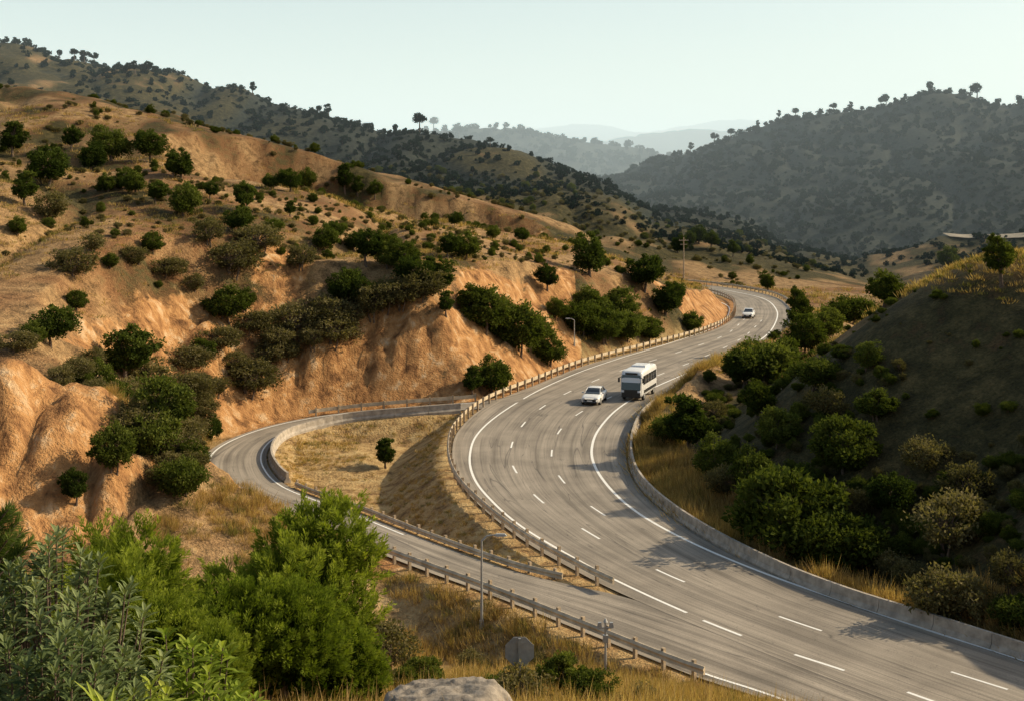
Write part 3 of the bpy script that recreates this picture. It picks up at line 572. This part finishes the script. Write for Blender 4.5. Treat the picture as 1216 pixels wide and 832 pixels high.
x,y,z=hit(719,800); H=CH-(738-HV)*y/F-z; e=empty('security_lamp',(x,y,z)); mb=MB(); mb.tube((0,0,-.3),(0,0,H),.06,.045,10); mb.box((0,0,H-.25),(.5,.05,.05)); mb.box((0,0,H-.7),(.22,.18,.3)); mb.obj('pole',[M_steel],e)
mb=MB(); mb.box((-.25,0,H-.12),(.2,.2,.22),0,0,.7); mb.box((.25,0,H-.12),(.2,.2,.22),0,0,.7); mb.tube((0,0,H),(0,0,H+.15),.1,.03,10); mb.obj('lamp_head',[M_steel],e)
D=30.; x=(617-608)*D/F; z=float(terrain(np.array([x]),np.array([D]))[0]); H=CH-(755-HV)*D/F-z; e=empty('stop_sign',(x,D,z)); mb=MB(); mb.box((0,.0,H/2-.2),(.06,.05,H+.3),0); mb.obj('post',[M_steel],e)
mb=MB(); R=.37; V=[]
for yy_ in(.032,.045):
    for i_ in range(8):
        t=math.pi/8+i_*math.pi/4; V.append((R*math.cos(t),yy_,H-R+R*math.sin(t)))
mb.add(V,[tuple(range(8)),tuple(range(8,16))[::-1]]+[(i_,(i_+1)%8,8+(i_+1)%8,8+i_) for i_ in range(8)],0)
mb.box((0,.0285,H-R+.2),(.45,.005,.05)); mb.box((0,.0285,H-R-.2),(.45,.005,.05)); mb.obj('sign_plate',[M_steel],e)
# ---------------------------------------------------------------- vehicles (front faces -Y)
def loft(mb,st,n=20,p=4.,m=0):
    o=len(mb.V)
    for (y,w,zb,zt) in st:
        for i_ in range(n):
            t=2*math.pi*i_/n; c,s_=math.cos(t),math.sin(t); cx=abs(c)**(2/p)*(1 if c>0 else -1); cz=abs(s_)**(2/p)*(1 if s_>0 else -1)
            mb.V.append((cx*w,y,(zb+zt)/2+cz*(zt-zb)/2))
    for k in range(len(st)-1):
        for i_ in range(n):
            j=(i_+1)%n; mb.F.append((o+k*n+i_,o+k*n+j,o+(k+1)*n+j,o+(k+1)*n+i_)); mb.M.append(m)
    mb.F.append(tuple(range(o,o+n))); mb.M.append(m); mb.F.append(tuple(range(o+(len(st)-1)*n,o+len(st)*n))[::-1]); mb.M.append(m)
def wheels(e,xs,ys,r):
    for y in ys:
        for x in xs:
            mb=MB(); mb.tube((x-.11,y,r),(x+.11,y,r),r,r,24,0); sg_=1 if x>0 else -1; mb.tube((x+sg_*.112,y,r),(x+sg_*.125,y,r),r*.62,r*.55,16,1); mb.obj('wheel',[M_tyre,M_steel],e)
def car(x,y,heading):
    e=empty('white_car',(x,y,.006),heading)
    mb=MB(); loft(mb,[(-2.2,.62,.35,.62),(-2.12,.80,.25,.74),(-1.8,.88,.2,.84),(-1.2,.90,.2,.92),(-.6,.90,.2,.97),(.6,.91,.2,.98),(1.5,.9,.2,1.0),(2.0,.86,.25,1.0),(2.2,.74,.35,.9)],24,5.); mb.obj('body',[M_white],e,True)
    mb=MB(); loft(mb,[(-1.0,.70,.9,.97),(-.75,.72,.9,1.14),(-.25,.69,.9,1.42),(.3,.68,.9,1.47),(1.0,.67,.9,1.43),(1.6,.68,.9,1.18),(1.85,.68,.9,1.0)],24,5.)
    mb.M=[0]*len(mb.M)
    for i_,f in enumerate(mb.F):
        c=np.mean([mb.V[k] for k in f],axis=0)
        if c[2]>1.38 and -.3<c[1]<1.05: mb.M[i_]=1
    mb.obj('cabin',[M_glass,M_white],e,True)
    mb=MB()
    for sx in(-1,1):
        mb.tube((sx*.74,-.95,.95),(sx*.62,-.22,1.42),.035,.03,6); mb.tube((sx*.73,.35,.95),(sx*.64,.35,1.44),.035,.03,6); mb.tube((sx*.72,1.7,1.0),(sx*.62,1.02,1.42),.05,.04,6)
        mb.box((sx*1.0,-.65,1.0),(.2,.12,.14),0)
    mb.obj('pillars_and_mirrors',[M_white],e)
    mb=MB(); mb.box((0,-2.19,.5),(.95,.08,.2)); mb.box((0,-2.16,.3),(1.3,.1,.1)); mb.obj('grille',[M_black],e)
    mb=MB(); 
    for sx in(-1,1): mb.box((sx*.62,-2.13,.66),(.32,.14,.13))
    mb.obj('headlights',[M_lamp],e); mb=MB(); mb.box((0,-2.24,.46),(.5,.02,.11)); mb.obj('number_plate',[M_paint],e)
    wheels(e,(-.8,.8),(-1.35,1.35),.33); return e
def bus(x,y,heading):
    e=empty('minibus',(x,y,.006),heading)
    mb=MB(); loft(mb,[(-3.25,.90,.45,1.2),(-3.2,1.02,.38,2.1),(-2.95,1.06,.35,2.75),(-2.6,1.08,.35,2.9),(3.0,1.08,.35,2.9),(3.15,1.02,.45,2.8)],32,8.); mb.obj('body',[M_white],e,True)
    mb=MB(); V=[(-.96,-3.33,1.1),(.96,-3.33,1.1),(.92,-3.10,2.5),(-.92,-3.10,2.5)]; V+= [(a_,b_+.2,c_) for a_,b_,c_ in V]; mb.add(V,[(0,1,2,3),(7,6,5,4),(0,4,5,1),(1,5,6,2),(2,6,7,3),(3,7,4,0)]); mb.obj('windshield',[M_glass],e)
    mb=MB()
    for sx in(-1,1):
        for k in range(5): mb.box((sx*1.075,-2.15+k*1.12,1.95),(.03,1.02,.85))
        mb.box((sx*1.076,.2,.85),(.03,5.2,.3),1)
    mb.obj('side_windows',[M_glass,M_black],e)
    mb=MB(); mb.box((0,-3.27,.62),(1.85,.16,.5)); mb.box((0,-3.3,.98),(1.3,.1,.22))
    for sx in(-1,1): mb.box((sx*1.2,-3.25,2.0),(.16,.12,.42)); mb.tube((sx*.95,-3.1,2.3),(sx*1.2,-3.25,2.2),.03,.03,6)
    mb.obj('bumper_and_mirrors',[M_black],e)
    mb=MB()
    for sx in(-1,1): mb.box((sx*.80,-3.32,.95),(.26,.1,.2))
    mb.obj('headlights',[M_lamp],e); mb=MB(); mb.box((0,.8,2.96),(1.5,2.2,.2),0,0,.9); mb.obj('roof_air_conditioner',[M_white],e,bevel=.03)
    mb=MB(); mb.box((0,-3.09,2.62),(1.2,.1,.16)); mb.obj('destination_board',[M_black],e)
    wheels(e,(-.95,.95),(-2.1,1.9),.42); return e
x,y,_=gp(707,480); car(x,y+1.5,-.27); x,y,_=gp(751,475); y+=2.6; x+=.9; bus(x,y,-.34)
x,y,_=gp(889,377); car(x,y,-.27)
P=[]
for u,D in [(1122,404),(1135,401),(1155,398),(1185,394),(1216,389),(1300,379),(1400,371)]:
    x=(u-608)*D/F; P.append((x,D,0))
P=catmull(P,12); A=P.copy();B=P.copy(); A[:,1]-=5; B[:,1]+=2.5
zz=terrain(P[:,0],P[:,1]); zz=np.maximum(zz,np.maximum(terrain(A[:,0],A[:,1]),terrain(B[:,0],B[:,1])))
zz=np.convolve(np.pad(zz,6,'edge'),np.ones(13)/13,'valid')+.5; A[:,2]=zz-.5; B[:,2]=zz+.4
ribbon('hill_road',A,B,simple('pale_track',(.34,.28,.20),.9))
# ---------------------------------------------------------------- haze in the valleys beyond the bend
M,nt,o=mat('glowing_haze'); b=NB(nt); v=b.n('ShaderNodeVolumePrincipled'); v.inputs['Color'].default_value=(.72,.90,1,1); v.inputs['Density'].default_value=.00036; v.inputs['Anisotropy'].default_value=0.
v.inputs['Emission Strength'].default_value=.00036*.46; v.inputs['Emission Color'].default_value=(.90,1.,.96,1); b.l(v.outputs[0],o.inputs['Volume'])  # small glow added to the haze to brighten the far hills and sky
mb=MB(); mb.box((0,4330,180),(16000,8000,500)); mb.obj('haze',[M])
# ---------------------------------------------------------------- light
az,el=math.radians(76),math.radians(32)
W=bpy.data.worlds.new('World'); SC.world=W; W.use_nodes=True; nt=W.node_tree; bg=nt.nodes['Background']; sk=nt.nodes.new('ShaderNodeTexSky'); sk.sky_type='NISHITA'; sk.sun_disc=False; sk.sun_elevation=el; sk.sun_rotation=az; sk.dust_density=2.2; sk.air_density=1.0; sk.ozone_density=.6; sk.altitude=100
mxn=nt.nodes.new('ShaderNodeMix'); mxn.data_type='RGBA'; mxn.blend_type='MULTIPLY'; mxn.inputs[0].default_value=1; mxn.inputs[7].default_value=(1.12,1.06,.90,1); nt.links.new(sk.outputs[0],mxn.inputs[6]); nt.links.new(mxn.outputs[2],bg.inputs[0]); bg.inputs[1].default_value=.15
sd=bpy.data.lights.new('sun','SUN'); sd.energy=5.; sd.angle=math.radians(.5); sd.color=(1,.83,.57); so_=link(bpy.data.objects.new('sun',sd))
from mathutils import Vector
d=Vector((math.sin(az)*math.cos(el),math.cos(az)*math.cos(el),math.sin(el))); so_.rotation_euler=d.to_track_quat('Z','Y').to_euler()
cd=bpy.data.cameras.new('camera'); cd.sensor_width=36; cd.lens=36*F/1216; cd.shift_y=(HV-416)/1216; cd.clip_end=20000; cd.clip_start=.1
co=link(bpy.data.objects.new('camera',cd)); co.location=(0,0,CH); co.rotation_euler=(math.pi/2,0,0); SC.camera=co
SC.view_settings.view_transform='Standard'; SC.view_settings.look='None'; SC.view_settings.exposure=0
